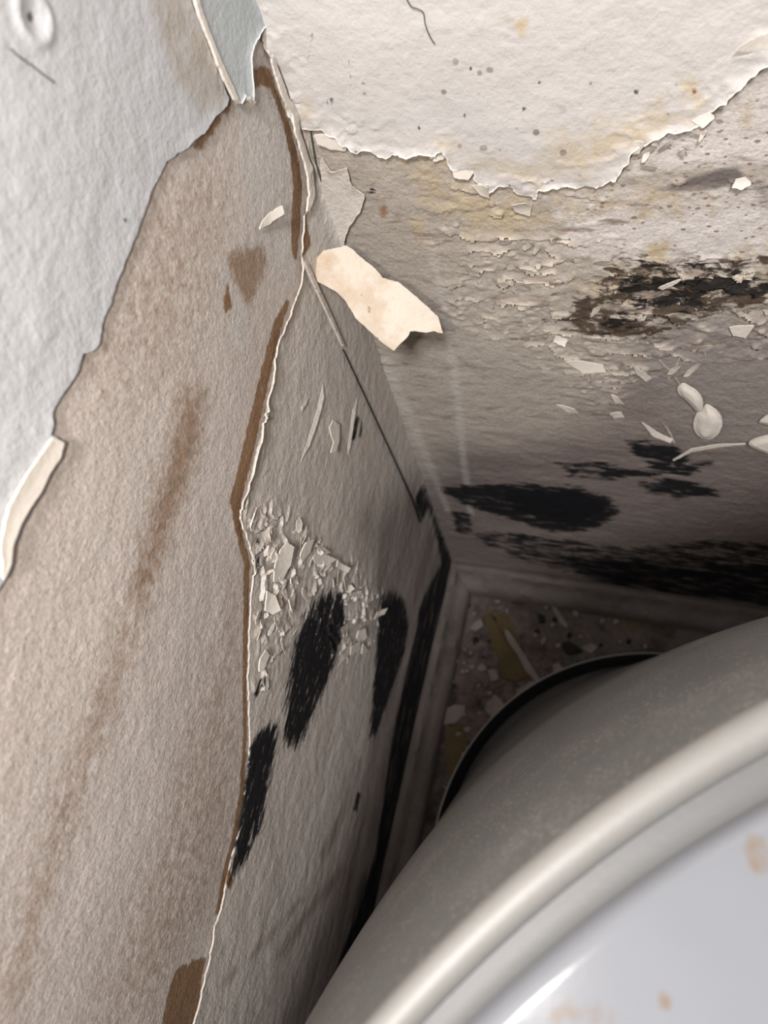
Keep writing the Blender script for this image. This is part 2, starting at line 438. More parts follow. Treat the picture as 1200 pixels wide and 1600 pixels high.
l_tan.add([(355, 395), (412, 382), (420, 408), (410, 440), (392, 482), (378, 460), (362, 425)], 0.004, 0.9)
l_tan.add([(270, 1250), (330, 1050), (372, 900), (376, 1200), (340, 1400), (230, 1600), (150, 1600), (220, 1400)], 0.03, 0.42)
l_tan.add([(215, 330), (330, 220), (360, 300), (340, 420), (300, 560), (180, 640), (120, 600)], 0.03, 0.36)
l_smooth = Mask(LEFT)
l_smooth.add([(372, 170), (412, 135), (440, 170), (458, 240), (460, 330), (458, 400), (430, 390), (415, 340), (396, 290), (380, 230)], 0.004)
l_smooth.add(stroke([(372, 240, 8), (396, 290, 12), (412, 350, 16), (440, 392, 16), (450, 450, 12)]), 0.005)
l_smooth.add(stroke([(440, 392, 10), (400, 380, 8), (365, 392, 7), (350, 420, 8), (358, 450, 9), (378, 490, 14), (370, 545, 22)]), 0.005)

def plaster_h(u, v, s):
    return 0.0006 * (fbm(u * 260, v * 260, 3) - 0.5) + 0.003 * (fbm(u * 9, v * 9, 8) - 0.5)
rect = lambda a, b, c, d: [(a, c), (b, c), (b, d), (a, d)]
wall_left = plate('wall_left', LEFT, rect(-0.006, 0.95, -0.006, 1.25), M['plaster'], pad(LU), pad(LV), thick=0.03, base=-0.0306, hfun=plaster_h,
                  attrs=dict(brown=l_brown, tan=l_tan, smooth=l_smooth))
tag(wall_left, 'bare pinkish plaster wall with peeling white paint on the left', 'wall', kind='structure')

# stains on the right wall
r = {k: Mask(RIGHT) for k in ('hole', 'dirt', 'grey', 'ochre', 'pale', 'drip', 'brown', 'spots', 'rot', 'rot2', 'mould', 'black', 'flaky')}
r['dirt'].add([(690, 700), (860, 690), (960, 660), (1800, 700), (1800, 1100), (600, 1100), (640, 780)], 0.035, 1.0)
r['dirt'].add([(930, 640), (1000, 560), (1800, 540), (1800, 720), (1000, 720)], 0.03, 0.75)
r['grey'].add([(990, 520), (1080, 500), (1800, 470), (1800, 700), (1080, 690), (1000, 600)], 0.015, 0.9)
r['grey'].add([(1035, 300), (1080, 285), (1130, 268), (1150, 265), (1160, 280), (1120, 298), (1060, 302)], 0.004, 0.95)
r['hole'].add([(1035, 300), (1080, 282), (1130, 266), (1152, 265), (1160, 280), (1120, 298), (1060, 304)], 0.004, 0.95)
r['hole'].add(stroke([(1085, 202, 2), (1102, 190, 5), (1120, 168, 5), (1136, 152, 3), (1168, 128, 2), (1200, 104, 2)]), 0.0015, 0.95)
r['hole'].add([(1165, 280), (1210, 270), (1210, 330), (1190, 345)], 0.006, 0.5)
r['grey'].add([(560, 250), (600, 320), (590, 400), (650, 470), (700, 520), (720, 640), (700, 760), (600, 560), (540, 420)], 0.02, 0.30)
r['ochre'].add([(640, 240), (700, 262), (760, 300), (850, 312), (870, 345), (800, 372), (735, 372), (700, 350), (660, 300)], 0.016, 0.70)
r['ochre'].add([(900, 200), (985, 190), (1010, 240), (980, 290), (860, 300), (880, 240)], 0.012, 0.6)
r['ochre'].add([(640, 340), (668, 345), (672, 395), (650, 400)], 0.008, 0.7)
r['ochre'].add([(840, 300), (960, 292), (1080, 300), (1120, 330), (1060, 350), (960, 345), (860, 335)], 0.012, 0.55)
r['ochre'].add([(1120, 420), (1210, 350), (1215, 400), (1190, 425)], 0.01, 0.4)
r['rot'].add([(846, 505), (880, 480), (905, 490), (900, 515)], 0.008, 0.46)
r['ochre'].add([(1150, 160), (1180, 165), (1175, 200), (1155, 195)], 0.006, 0.8)
r['ochre'].add([(1010, 380), (1045, 382), (1040, 410), (1005, 412)], 0.006, 0.75)
r['ochre'].add([(860, 440), (960, 420), (1100, 430), (1200, 430), (1200, 450), (1020, 470), (930, 480)], 0.01, 0.5)
r['pale'].add([(870, 320), (960, 305), (1060, 310), (1800, 270), (1800, 420), (1120, 415), (1010, 405), (940, 400), (880, 370)], 0.022, 0.95)
r['pale'].add([(1010, 215), (1100, 200), (1200, 110), (1800, 90), (1800, 260), (1100, 262), (960, 285)], 0.008, 0.9)
r['drip'].add(stroke([(668, 360, 6), (684, 440, 6), (702, 530, 6), (714, 610, 6), (722, 700, 5), (736, 810, 4)]), 0.003, 0.95)
r['drip'].add(stroke([(596, 560, 10), (625, 620, 8), (652, 680, 7), (688, 770, 5), (700, 800, 4)]), 0.003, 0.8)
r['mould'].add([(572, 285), (584, 280), (588, 300), (576, 305)], 0.004, 0.45)
r['brown'].add([(590, 325), (600, 320), (608, 332), (600, 345), (592, 340)], 0.003, 0.8)
r['spots'].add([(985, 230), (1100, 190), (1200, 110), (1800, 90), (1800, 430), (1150, 415), (960, 400), (900, 330)], 0.012, 1.0)
r['rot'].add([(850, 500), (900, 478), (925, 440), (960, 414), (1030, 405), (1110, 408), (1800, 415), (1800, 500), (1200, 480), (1140, 492), (1070, 512), (1020, 530), (960, 530), (900, 520)], 0.009, 0.60)
r['rot2'].add([(965, 425), (1010, 416), (1080, 422), (1200, 432), (1800, 436), (1800, 470), (1200, 462), (1130, 470), (1080, 484), (1050, 478), (1000, 488), (975, 462)], 0.006, 0.62)
r['rot2'].add([(920, 500), (960, 485), (1010, 500), (1005, 520), (940, 522)], 0.005, 0.42)
r['rot2'].add([(1070, 410), (1120, 414), (1190, 420), (1190, 430), (1090, 426)], 0.003, 0.6)
for p in ([(690, 765), (720, 760), (830, 757), (900, 763), (945, 778), (968, 800), (940, 825), (900, 834), (860, 832), (800, 815), (770, 803), (740, 797), (700, 775)],
          [(980, 693), (1010, 688), (1050, 700), (1078, 716), (1066, 735), (1025, 737), (992, 715)],
          [(1000, 756), (1060, 748), (1110, 763), (1125, 775), (1060, 781), (1012, 772)]):
    r['mould'].add(p, 0.007, 0.92)
r['mould'].add([(868, 725), (940, 722), (1000, 735), (1110, 725), (1080, 745), (950, 752), (890, 748)], 0.006, 0.66)
r['mould'].add([(740, 830), (850, 838), (930, 850), (1000, 858), (1100, 845), (1800, 850), (1800, 960), (1200, 945), (1080, 930), (960, 915), (880, 895), (800, 872), (750, 850)], 0.010, 0.60)
r['mould'].add([(705, 800), (735, 805), (740, 835), (712, 835)], 0.004, 0.7)
r['black'].add([(860, 868), (1000, 878), (1800, 895), (1800, 975), (1200, 950), (1050, 935), (930, 915)], 0.012, 0.62)
r['black'].add([(780, 765), (900, 770), (950, 795), (900, 822), (800, 800)], 0.006, 0.8)
r['flaky'].add([(690, 330), (800, 310), (950, 380), (960, 430), (1060, 500), (1200, 490), (1800, 560), (1800, 640), (1100, 560), (940, 640), (820, 560), (700, 480)], 0.02, 1.0)
r['flaky'].add([(620, 235), (700, 250), (860, 300), (1000, 290), (1100, 260), (1200, 270), (1200, 320), (900, 330), (740, 330), (620, 290)], 0.01, 0.55)
r['flaky'].add([(930, 410), (1800, 400), (1800, 540), (900, 540), (860, 490)], 0.015, 1.2)
fl = r['flaky']
def right_h(u, v, s):
    warp = 2.4 * fbm(u * 42, v * 75, 5, 4) + v * 55
    saw = warp - np.floor(warp)
    gate = sstep(0.36, 0.52, fbm(u * 70, v * 110, 12, 3))
    small = 2.6 * fbm(u * 110, v * 170, 15, 3) + v * 60; small = small - np.floor(small)
    return (fl(u, v) * (0.0024 * gate * (1 - saw) ** 2 + 0.0011 * small * (1 - gate)) + 0.0008 * (fbm(u * 90, v * 160, 9) - 0.5) + 0.004 * (fbm(u * 8, v * 8, 2) - 0.5))
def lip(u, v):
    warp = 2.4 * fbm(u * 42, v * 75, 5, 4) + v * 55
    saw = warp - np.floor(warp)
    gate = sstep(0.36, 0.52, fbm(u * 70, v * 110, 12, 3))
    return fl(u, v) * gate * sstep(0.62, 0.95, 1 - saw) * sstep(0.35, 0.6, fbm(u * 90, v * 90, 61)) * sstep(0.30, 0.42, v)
RU = axis(0.0, 0.36, 0.0011, 0.0, 0.9); RV = axis(0.0, 0.68, 0.0011, 0.0, 1.25)
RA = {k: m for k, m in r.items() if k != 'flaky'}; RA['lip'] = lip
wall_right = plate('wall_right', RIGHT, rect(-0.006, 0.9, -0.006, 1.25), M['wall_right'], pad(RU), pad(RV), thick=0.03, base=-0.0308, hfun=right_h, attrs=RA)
tag(wall_right, 'stained flaking wall with black mould on the right', 'wall', kind='structure')

# floor
f_ochre = Mask(FLOOR); f_ochre.add([(755, 945), (800, 960), (830, 1060), (790, 1066), (765, 1010)], 0.004, 0.6); f_ochre.add([(960, 930), (1060, 960), (1050, 990), (960, 985)], 0.02, 0.5)
f_grey = Mask(FLOOR); f_grey.add([(1060, 975), (1190, 975), (1200, 1010), (1040, 1020)], 0.01, 0.9); f_grey.add([(840, 930), (980, 940), (1050, 1000), (900, 1050), (840, 1000)], 0.015, 0.7)
f_pink = Mask(FLOOR); f_pink.add([(720, 915), (800, 930), (880, 1000), (860, 1090), (760, 1180), (700, 1290), (680, 1300), (700, 1060)], 0.015, 0.55); f_pink.add([(860, 960), (980, 960), (1050, 1000), (880, 1010)], 0.01, 0.5)
FU = axis(0.0, 0.36, 0.0015, 0.0, 0.9)
FV = axis(-0.45, 0.0, 0.0015, -1.1, 0.0)
floor = plate('floor', FLOOR, rect(-0.006, 0.9, -1.1, 0.006), M['floor'], pad(FU), np.concatenate([pad(FV), [0.006, 0.008]]), thick=0.03, base=-0.033,
              hfun=lambda u, v, s: 0.005 * (fbm(u * 70, v * 70, 4, 5) - 0.6) , attrs=dict(ochre=f_ochre, grey=f_grey, pink=f_pink))
tag(floor, 'dark rotten floor strewn with crumbling debris', 'floor', kind='structure')

# skirting trims: a rounded strip with a step, run along each wall
def trim(name, fr_pt, length):
    prof = [(0.0, 0.034), (0.004, 0.036), (0.008, 0.033), (0.010, 0.024), (0.015, 0.020), (0.020, 0.017), (0.023, 0.010), (0.0235, 0.0), (0.0, 0.0)]
    n = int(length / 0.004); V = []; F = []; k = len(prof)
    for i in range(n + 1):
        t = length * i / n
        for j, (d, z) in enumerate(prof):
            w_ = 0.0016 * (fbm(np.array([t * 60.0]), np.array([j * 1.7]), 6)[0] - 0.5) if 0 < j < k - 2 else 0
            V.append(fr_pt(t, d + w_, z + w_))
    for i in range(n):
        for j in range(k):
            a, b = i * k + j, i * k + (j + 1) % k
            F.append((a, b, b + k, a + k))
    F.append(tuple(range(k))); F.append(tuple(range(n * k, n * k + k))[::-1])
    o = mk_mesh(name, V, F, M['trim'])
    o.data.set_sharp_from_angle(angle=math.radians(45))
    return tag(o, kind='structure')
bl = trim('baseboard_left', lambda t, d, z: (d + 0.0005, -t, z), 0.9); tag(bl, 'dirty narrow skirting strip along the left wall', 'skirting')
br = trim('baseboard_right', lambda t, d, z: (t, -d - 0.0005, z), 0.85); tag(br, 'dirty narrow skirting strip along the right wall', 'skirting')

# ------------------------------------------------------------------ paint skins (parts of the walls)
edgeA = [(285, -20), (292, 8), (302, 30), (312, 62), (322, 88), (334, 114), (344, 138), (352, 154)]
tearA = [(344, 170), (326, 184), (312, 206), (299, 216), (283, 232), (263, 245), (255, 250), (249, 264), (238, 285), (228, 300), (220, 325), (213, 345), (207, 366), (196, 388), (184, 418), (172, 450),
         (163, 478), (151, 505), (146, 535), (134, 553), (121, 551), (112, 580), (94, 606), (82, 622), (71, 648), (73, 664), (67, 679), (86, 690), (80, 712), (62, 740), (52, 765), (32, 792), (18, 818), (8, 848), (5, 880), (-2, 904), (-60, 1010)]
pa = LEFT.px(edgeA + tearA)
polyA = pa + [(0.60, pa[-1][1] - 0.10), (0.93, pa[-1][1] - 0.2), (0.93, 1.22), (pa[0][0], 1.22)]
a_tan = Mask(LEFT); a_tan.add([(215, -30), (285, -30), (318, 60), (350, 150), (320, 180), (285, 150), (250, 70)], 0.006, 0.62)
a_mould = Mask(LEFT)
for c in ((190, 345, 4), (148, 492, 2.5), (120, 277, 3), (132, 279, 2.5), (85, 275, 2), (80, 113, 2.5), (220, 219, 2.5), (43, 27, 8), (108, 495, 2), (72, 600, 2), (187, 342, 3)):
    a_mould.add([(c[0] + c[2] * math.cos(t), c[1] + 1.3 * c[2] * math.sin(t)) for t in (0, 1, 2, 3, 4, 5)], 0.0006, 0.75)
dim = LEFT.px([(45, 27)])[0]
def skinA_h(u, v, s):
    lift = 0.0010 * np.exp(-s / 0.003) * sstep(0.35, 0.7, fbm(u * 35, v * 35, 21))
    d = np.hypot(u - dim[0], v - dim[1])
    ring = 0.0010 * np.exp(-((d - 0.0060) / 0.0013) ** 2) - 0.0012 * np.exp(-(d / 0.0025) ** 2)
    return 0.003 * (fbm(u * 9, v * 9, 8) - 0.5) + lift + ring + 0.0005 * (fbm(u * 120, v * 120, 22) - 0.5)
SU = axis(0.0, 0.42, 0.0010, -0.004, 0.94, 0.02)
SVt = axis(0.42, 0.78, 0.0010, 0.30, 1.24, 0.02)
plate('paint_layer', LEFT, polyA, M['skin_white'], SU, SVt, thick=0.0012, base=0.0002, hfun=skinA_h, rag=0.0008, rag_scale=330, seed=3,
      attrs=dict(tan=a_tan, mould=a_mould), parent=wall_left)

# bright folded-back strip at the frame's left edge
plate('paint_fold', LEFT, LEFT.px([(70, 681), (87, 690), (80, 712), (62, 742), (52, 764), (32, 792), (16, 822), (6, 850), (3, 880), (-8, 905), (-14, 850), (0, 790), (28, 740), (48, 712)]), M['flake'], step=0.0007, thick=0.0009, base=0.0014,
      hfun=lambda u, v, s: 0.0004 * np.exp(-s / 0.004) + 0.003 * (fbm(u * 9, v * 9, 8) - 0.5), rag=0.0004, rag_scale=400, parent=wall_left)

# corner strip (blue-white)
ps_ = LEFT.px([(289, -20), (296, 8), (307, 32), (318, 64), (328, 90), (339, 114), (349, 136), (358, 154), (365, 164), (369, 158), (373, 150), (378, 156), (385, 160), (386, 148), (385, 130), (383, 112), (382, 92), (386, 74), (394, 58), (402, 46), (409, 41)])
polyS = [(ps_[0][0], 1.2)] + ps_ + [(0.0004, LEFT.px([(411, 44)])[0][1]), (0.0004, 1.2)]
plate('corner_tape', LEFT, polyS, M['skin_strip'], axis(0.0, 0.06, 0.0007, -0.003, 0.09), axis(0.5, 0.70, 0.0007, 0.45, 1.22), thick=0.0020, base=0.0003,
      hfun=lambda u, v, s: 0.0012 * np.exp(-s / 0.002) + 0.0004 * (fbm(u * 200, v * 200, 4) - 0.5), rag=0.0006, rag_scale=400, seed=6, parent=wall_left)
# the paint ledge standing up along the straight joint
plate('joint_edge', LEFT, LEFT.px(stroke([(288, -20, 3), (300, 22, 3), (318, 68, 2.5), (330, 98, 3.5), (345, 132, 3.5), (357, 156, 3)])), M['flake'], step=0.0005, thick=0.0012, base=0.0022,
      hfun=lambda u, v, s: 0.0008 * fbm(u * 150, v * 150, 7), rag=0.0004, rag_scale=500, seed=2, parent=wall_left)

# large lower skin with the mould
tearB = [(409, 50), (416, 78), (424, 104), (430, 135), (436, 152), (447, 172), (452, 196), (458, 220), (466, 250), (473, 272), (476, 292), (473, 318), (467, 336), (468, 362), (466, 398), (467, 418), (463, 440), (455, 468), (443, 498), (432, 530),
         (422, 562), (414, 602), (404, 640), (394, 680), (384, 722), (377, 756), (369, 784), (368, 808), (378, 836), (388, 862), (392, 884), (389, 930), (388, 1000), (386, 1060), (386, 1100), (388, 1150), (385, 1200), (377, 1262), (367, 1312), (354, 1360), (346, 1402), (337, 1436), (331, 1446), (330, 1462), (322, 1500), (309, 1560), (296, 1606), (285, 1660)]
pb = LEFT.px(tearB)
polyB = pb + [(0.60, 0.25), (0.94, 0.10), (0.94, 0.002), (0.0004, 0.002), (0.0004, pb[0][1])]
b = {k: Mask(LEFT) for k in ('pale', 'dirt', 'tan', 'brown', 'mould', 'black')}
b['pale'].add([(410, 40), (440, 130), (480, 250), (505, 330), (540, 400), (470, 400), (470, 300), (430, 130)], 0.006, 0.95)
b['pale'].add([(400, 820), (440, 800), (520, 860), (600, 950), (560, 1040), (500, 900), (440, 960), (400, 1060), (392, 900)], 0.015, 0.35)
b['dirt'].add([(560, 800), (640, 740), (720, 860), (720, 960), (640, 1400), (520, 1640), (420, 1640), (520, 1400), (570, 1200), (590, 1000)], 0.03, 0.75)
#b['dirt'].add([(480, 1250), (560, 1200), (540, 1640), (320, 1640), (380, 1450)], 0.04, 0.40)
b['tan'].add(stroke([(540, 1350, 10), (500, 1400, 9), (460, 1450, 8), (430, 1500, 6)]), 0.008, 0.62)
b['tan'].add(stroke([(470, 1400, 6), (400, 1480, 7), (340, 1540, 5)]), 0.006, 0.55)
b['tan'].add(stroke([(560, 1180, 8), (540, 1260, 8), (500, 1340, 6)]), 0.006, 0.45)
b['brown'].add([(466, 322), (474, 340), (484, 382), (474, 398), (464, 404), (464, 360)], 0.003, 0.85)
b['brown'].add([(352, 1350), (362, 1375), (356, 1390), (348, 1380)], 0.002, 0.8)
for p in ([(508, 925), (530, 922), (534, 955), (528, 1010), (510, 1066), (484, 1120), (466, 1164), (452, 1172), (440, 1156), (443, 1112), (448, 1060), (458, 1010), (472, 960), (490, 938)],
          [(392, 1150), (412, 1132), (432, 1128), (430, 1160), (418, 1230), (402, 1290), (382, 1338), (362, 1372), (354, 1380), (360, 1318), (371, 1256), (383, 1194)],
          [(592, 935), (610, 922), (630, 935), (637, 975), (630, 1020), (614, 1070), (598, 1116), (584, 1152), (576, 1150), (580, 1090), (586, 1020), (588, 970)]):
    b['mould'].add(p, 0.009, 0.90)
for p in (stroke([(558, 650, 3), (552, 668, 4), (551, 688, 3)]), stroke([(563, 655, 2), (560, 685, 2)]), stroke([(367, 798, 4), (367, 806, 4)]), stroke([(400, 838, 2), (400, 852, 3)]), stroke([(398, 866, 4), (396, 888, 5)]), stroke([(410, 1056, 4), (396, 1088, 4)]),
          stroke([(560, 1238, 3), (553, 1268, 4)])):
    b['mould'].add(p, 0.0018, 0.75)
b['black'].add([(648, 775), (655, 760), (664, 757), (674, 790), (688, 835), (702, 868), (712, 895), (706, 930), (699, 960), (690, 1030), (672, 1110), (652, 1190), (640, 1250), (620, 1330), (596, 1400), (560, 1480), (520, 1580), (500, 1640), (478, 1640), (520, 1520), (560, 1420), (584, 1330), (598, 1240), (606, 1180), (618, 1120), (632, 1060), (645, 1000), (652, 950), (672, 905), (686, 880), (680, 840), (668, 800), (656, 815), (648, 800)], 0.008, 0.82)
b['black'].add([(606, 1320), (642, 1290), (600, 1440), (510, 1606), (480, 1660), (530, 1490), (566, 1400)], 0.012, 0.75)  # mould plus the shade between wall and tank, put into the colour
b['black'].add([(560, 1370), (600, 1330), (600, 1440), (560, 1520), (500, 1640), (480, 1640), (535, 1500)], 0.02, 0.58)  # softer dark gradient there: painted shade mixed with mould
scal = Mask(LEFT); scal.add([(368, 760), (440, 800), (530, 860), (600, 930), (590, 1000), (520, 1040), (460, 960), (410, 1110), (388, 1100), (392, 900)], 0.012, 1.0)
scal.add([(390, 620), (430, 600), (400, 800), (370, 800)], 0.010, 0.6)
ridge = LEFT.px([(478, 300), (492, 320)])
def skinB_h(u, v, s):
    warp = 2.8 * fbm(u * 50, v * 60, 31, 4) + u * 60
    saw = warp - np.floor(warp)
    gate = sstep(0.40, 0.55, fbm(u * 60, v * 60, 33, 3))
    lift = 0.0022 * np.exp(-s / 0.0035) * (sstep(0.30, 0.75, fbm(u * 30, v * 30, 41)) + 0.7 * sstep(0.46, 0.52, v)) * (0.12 + 0.88 * sstep(0.42, 0.50, v))
    return 0.003 * (fbm(u * 9, v * 9, 8) - 0.5) + scal(u, v) * 0.0022 * gate * saw ** 2 + lift + 0.0006 * (fbm(u * 110, v * 110, 35) - 0.5)
plate('paint_layer', LEFT, polyB, M['skin_beige'], axis(0.0, 0.47, 0.0010, -0.004, 0.96), axis(0.0, 0.64, 0.0010, -0.004, 0.66), thick=0.0009, base=0.0002, hfun=skinB_h,
      rag=0.0013, rag_scale=300, seed=9, attrs=b, parent=wall_left, torn=lambda u, v: (0.25 + 0.75 * sstep(0.44, 0.50, v)) * sstep(0.30, 0.5, fbm(u * 120, v * 120, 91)))

# torn double ledge along the upper tear
plate('torn_edge', LEFT, LEFT.px(stroke([(410, 92, 2), (416, 108, 3), (424, 132, 4), (434, 158, 4), (446, 176, 5), (450, 204, 4), (457, 226, 4), (466, 252, 4), (472, 280, 5), (473, 304, 4), (468, 330, 2)])), M['flake'], step=0.0005, thick=0.0010, base=0.0034,
      hfun=lambda u, v, s: 0.0012 * fbm(u * 160, v * 160, 17), rag=0.0006, rag_scale=500, seed=12, parent=wall_left)
# straight tape seam running down towards the corner
plate('tape_seam', LEFT, LEFT.px(stroke([(466, 408, 2), (485, 448, 2.4), (505, 490, 2.2), (528, 540, 1.4)])), M['skin_beige'], step=0.0004, thick=0.0012, base=0.0026, parent=wall_left, rag=0.0001)
plate('seam_crack', LEFT, LEFT.px(stroke([(530, 545, .8), (575, 640, 1.0), (610, 715, 1.0), (640, 780, 1.3), (652, 815, 1.2)])), M['soot'], step=0.0003, thick=0.0002, base=0.0022, parent=wall_left, rag=0.0001)

for i_, p_ in enumerate(([(501, 600), (504, 622), (494, 660), (480, 700), (466, 722), (480, 680), (492, 640)], [(540, 700), (548, 640), (556, 620), (550, 660), (542, 712)], [(478, 620), (476, 632), (468, 644), (466, 636)])):
    plate('paint_ridge', LEFT, LEFT.px(p_), M['skin_beige'], step=0.0006, thick=0.0003, base=0.0012, hfun=lambda u, v, s: 0.0010 * sstep(0, 0.003, s), rag=0.0002, parent=wall_left, torn=lambda u, v: 0.0 * u)
plate('seam_crack', RIGHT, RIGHT.px(stroke([(486, 200, 1), (494, 250, 1), (506, 290, 1.2), (522, 325, 1), (534, 350, 1), (541, 376, 1)])), M['thread'], step=0.0003, thick=0.0002, base=0.0012, parent=wall_right, rag=0.0002)

# warm-white skin at the top of the right wall
tearU = [(505, 197), (525, 205), (545, 218), (560, 232), (572, 226), (590, 232), (604, 240), (622, 232), (641, 236), (660, 230), (680, 233), (693, 228), (700, 240), (706, 258), (722, 262), (738, 262), (748, 282), (765, 299), (776, 284), (800, 292), (818, 300), (834, 302), (828, 322),
         (846, 292), (880, 286), (930, 289), (962, 274), (978, 250), (992, 230), (1012, 216), (1044, 203), (1076, 196), (1098, 189), (1114, 168), (1140, 146), (1166, 124), (1200, 95), (1240, 66)]
pu_ = RIGHT.px(tearU)
polyU = [(0.0004, pu_[0][1])] + pu_ + [(0.5, 0.72), (0.88, 0.9), (0.88, 1.22), (0.0004, 1.22)]
t = {k: Mask(RIGHT) for k in ('ochre', 'grey', 'spots', 'brown', 'mould')}
t['ochre'].add([(640, 225), (700, 225), (760, 262), (840, 285), (940, 280), (985, 230), (1060, 190), (1100, 150), (1060, 130), (960, 180), (880, 205), (820, 240), (700, 215)], 0.012, 0.58)
t['ochre'].add([(805, 28), (824, 22), (822, 50), (810, 56)], 0.003, 0.9)
t['ochre'].add([(1060, 125), (1095, 120), (1105, 160), (1085, 170)], 0.005, 0.7)
t['ochre'].add([(470, 150), (490, 150), (500, 190), (470, 180)], 0.004, 0.7)
t['grey'].add([(440, 120), (620, 100), (900, 190), (880, 290), (600, 240), (480, 210)], 0.03, 0.60)
t['spots'].add([(560, 60), (1000, 90), (1100, 160), (960, 280), (700, 230), (520, 150)], 0.02, 0.9)
t['brown'].add([(1080, 136), (1088, 133), (1092, 139), (1086, 145), (1081, 143)], 0.0015, 0.7)
for p in (stroke([(513, 147, 1.6), (514, 158, 2), (520, 161, 2), (523, 148, 1.5)]), stroke([(545, 75, 1), (550, 120, 1), (548, 168, .8)]), stroke([(478, 60, 1), (492, 44, 1.5), (482, 90, .8)]), stroke([(540, 30, .8), (556, 4, 1)]),
          stroke([(545, 222, 1), (570, 232, 1.6), (596, 242, 1)])):
    t['mould'].add(p, 0.0006, 0.62)
for c in ((737, 102, 3), (843, 125, 2.5), (995, 140, 4.5), (820, 165, 3.5), (657, 193, 3), (797, 285, 3), (818, 182, 2), (727, 175, 2), (520, 150, 3)):
    t['mould'].add([(c[0] + c[2] * math.cos(q), c[1] + 1.3 * c[2] * math.sin(q)) for q in (0, 1, 2, 3, 4, 5)], 0.0006, 0.9)
def skinU_h(u, v, s):
    lift = 0.0020 * np.exp(-s / 0.003) * sstep(0.35, 0.65, fbm(u * 60, v * 60, 51))
    warp = 2.6 * fbm(u * 60, v * 90, 53, 4) + v * 40; saw = warp - np.floor(warp)
    near = sstep(0.022, 0.004, s) * 0.0009 * saw ** 2
    return 0.004 * (fbm(u * 8, v * 8, 2) - 0.5) + lift + near + 0.0012 * (fbm(u * 30, v * 45, 55) - 0.5)
plate('paint_layer', RIGHT, polyU, M['skin_pink'], axis(0.0, 0.24, 0.0010, -0.004, 0.90), axis(0.50, 0.66, 0.0010, 0.40, 1.24), thick=0.0014, base=0.0004, hfun=skinU_h,
      rag=0.0022, rag_scale=260, seed=14, attrs=t, parent=wall_right)
# separate tongue of paint beside the corner
tongue = Mask(RIGHT)
plate('paint_layer', RIGHT, RIGHT.px([(503, 235), (520, 262), (545, 255), (552, 285), (572, 300), (566, 322), (548, 348), (540, 372), (541, 392), (536, 392), (520, 350), (506, 310)]), M['skin_beige'], step=0.0007, thick=0.0008, base=0.0006,
      hfun=lambda u, v, s: 0.004 * (fbm(u * 8, v * 8, 2) - 0.5) + 0.0012 * np.exp(-s / 0.003), rag=0.0007, seed=4, attrs=dict(grey=Mask(RIGHT).add([(480, 200), (620, 200), (620, 420), (480, 420)], 0.01, 0.8)), parent=wall_right)

# ------------------------------------------------------------------ flakes still held by the walls (parts)
def flake(fr, pix, parent, base, curl, seed, mat='flake', thick=0.0006, step=0.0006, name='paint_flake'):
    P = fr.px(pix); c = np.mean(P, 0); R_ = np.max(np.hypot(*(np.array(P) - c).T)) + 1e-6
    a = random.uniform(0, 6.28)
    def h(u, v, s):
        q = ((u - c[0]) * math.cos(a) + (v - c[1]) * math.sin(a)) / R_
        return curl * np.clip(q + 0.6, 0, 2) ** 2 + 0.0003 * (fbm(u * 400, v * 400, seed) - 0.5)
    return plate(name, fr, P, M[mat], step=step, thick=thick, base=base, hfun=h, rag=min(0.0004, R_ * 0.12), rag_scale=600, seed=seed, parent=parent)

big_left = [[(436, 845), (443, 852), (440, 880), (431, 905), (418, 908), (420, 880), (428, 858)], [(408, 922), (418, 928), (420, 950), (412, 958), (404, 952), (406, 935)],
            [(480, 868), (495, 862), (512, 872), (500, 882), (484, 878)], [(486, 857), (498, 854), (507, 862), (494, 866)], [(520, 874), (532, 885), (529, 893), (518, 884)],
            [(406, 1014), (411, 1022), (400, 1040), (390, 1048), (396, 1028)], [(440, 935), (452, 928), (450, 945), (438, 952)], [(540, 1010), (553, 1000), (556, 1014), (540, 1022)], [(560, 1004), (568, 1016), (556, 1020)],
            [(593, 948), (590, 958), (578, 967), (583, 955)], [(512, 655), (522, 663), (520, 685), (511, 704), (502, 706), (510, 690), (506, 668)], [(440, 900), (452, 904), (454, 910), (438, 910)],
            [(465, 845), (474, 840), (474, 862), (464, 878), (460, 868)], [(380, 800), (390, 790), (392, 806), (384, 830), (378, 822)], [(552, 985), (560, 980), (563, 995), (556, 1004), (550, 996)]]
for i, p in enumerate(big_left):
    flake(LEFT, p, wall_left, 0.0030, 0.0014, 60 + i)
flake(LEFT, [(420, 321), (423, 334), (413, 350), (399, 359), (408, 340)], wall_left, 0.0012, 0.0030, 80)
flake(LEFT, [(362, 152), (374, 152), (388, 160), (380, 168), (370, 160)], wall_left, 0.0030, 0.0030, 81)
def in_poly(x, y, poly):
    return sdf([x], [y], poly)[0] > 0
reg = [(375, 790), (440, 800), (530, 865), (590, 930), (575, 1000), (530, 1020), (545, 930), (480, 900), (450, 1010), (395, 1070), (392, 900)]
k = 0
while k < 52:
    x, y = random.uniform(370, 600), random.uniform(780, 1070)
    if not in_poly(x, y, reg): continue
    L_, W_ = random.uniform(5, 15), random.uniform(1.5, 4.0); an = math.radians(random.gauss(105, 16))
    ca, sa = math.cos(an), math.sin(an)
    pts = [(x + ca * a * L_ - sa * c * W_ * random.uniform(.6, 1.3), y + sa * a * L_ + ca * c * W_ * random.uniform(.6, 1.3)) for a, c in ((-1, 0), (-.5, .9), (.3, 1), (1, .2), (.6, -.8), (-.3, -1))]
    flake(LEFT, pts, wall_left, random.uniform(.0018, .0028), random.uniform(.0006, .0018), 100 + k, mat='flake' if k % 4 == 0 else 'skin_beige', thick=0.0003, step=0.0006); k += 1

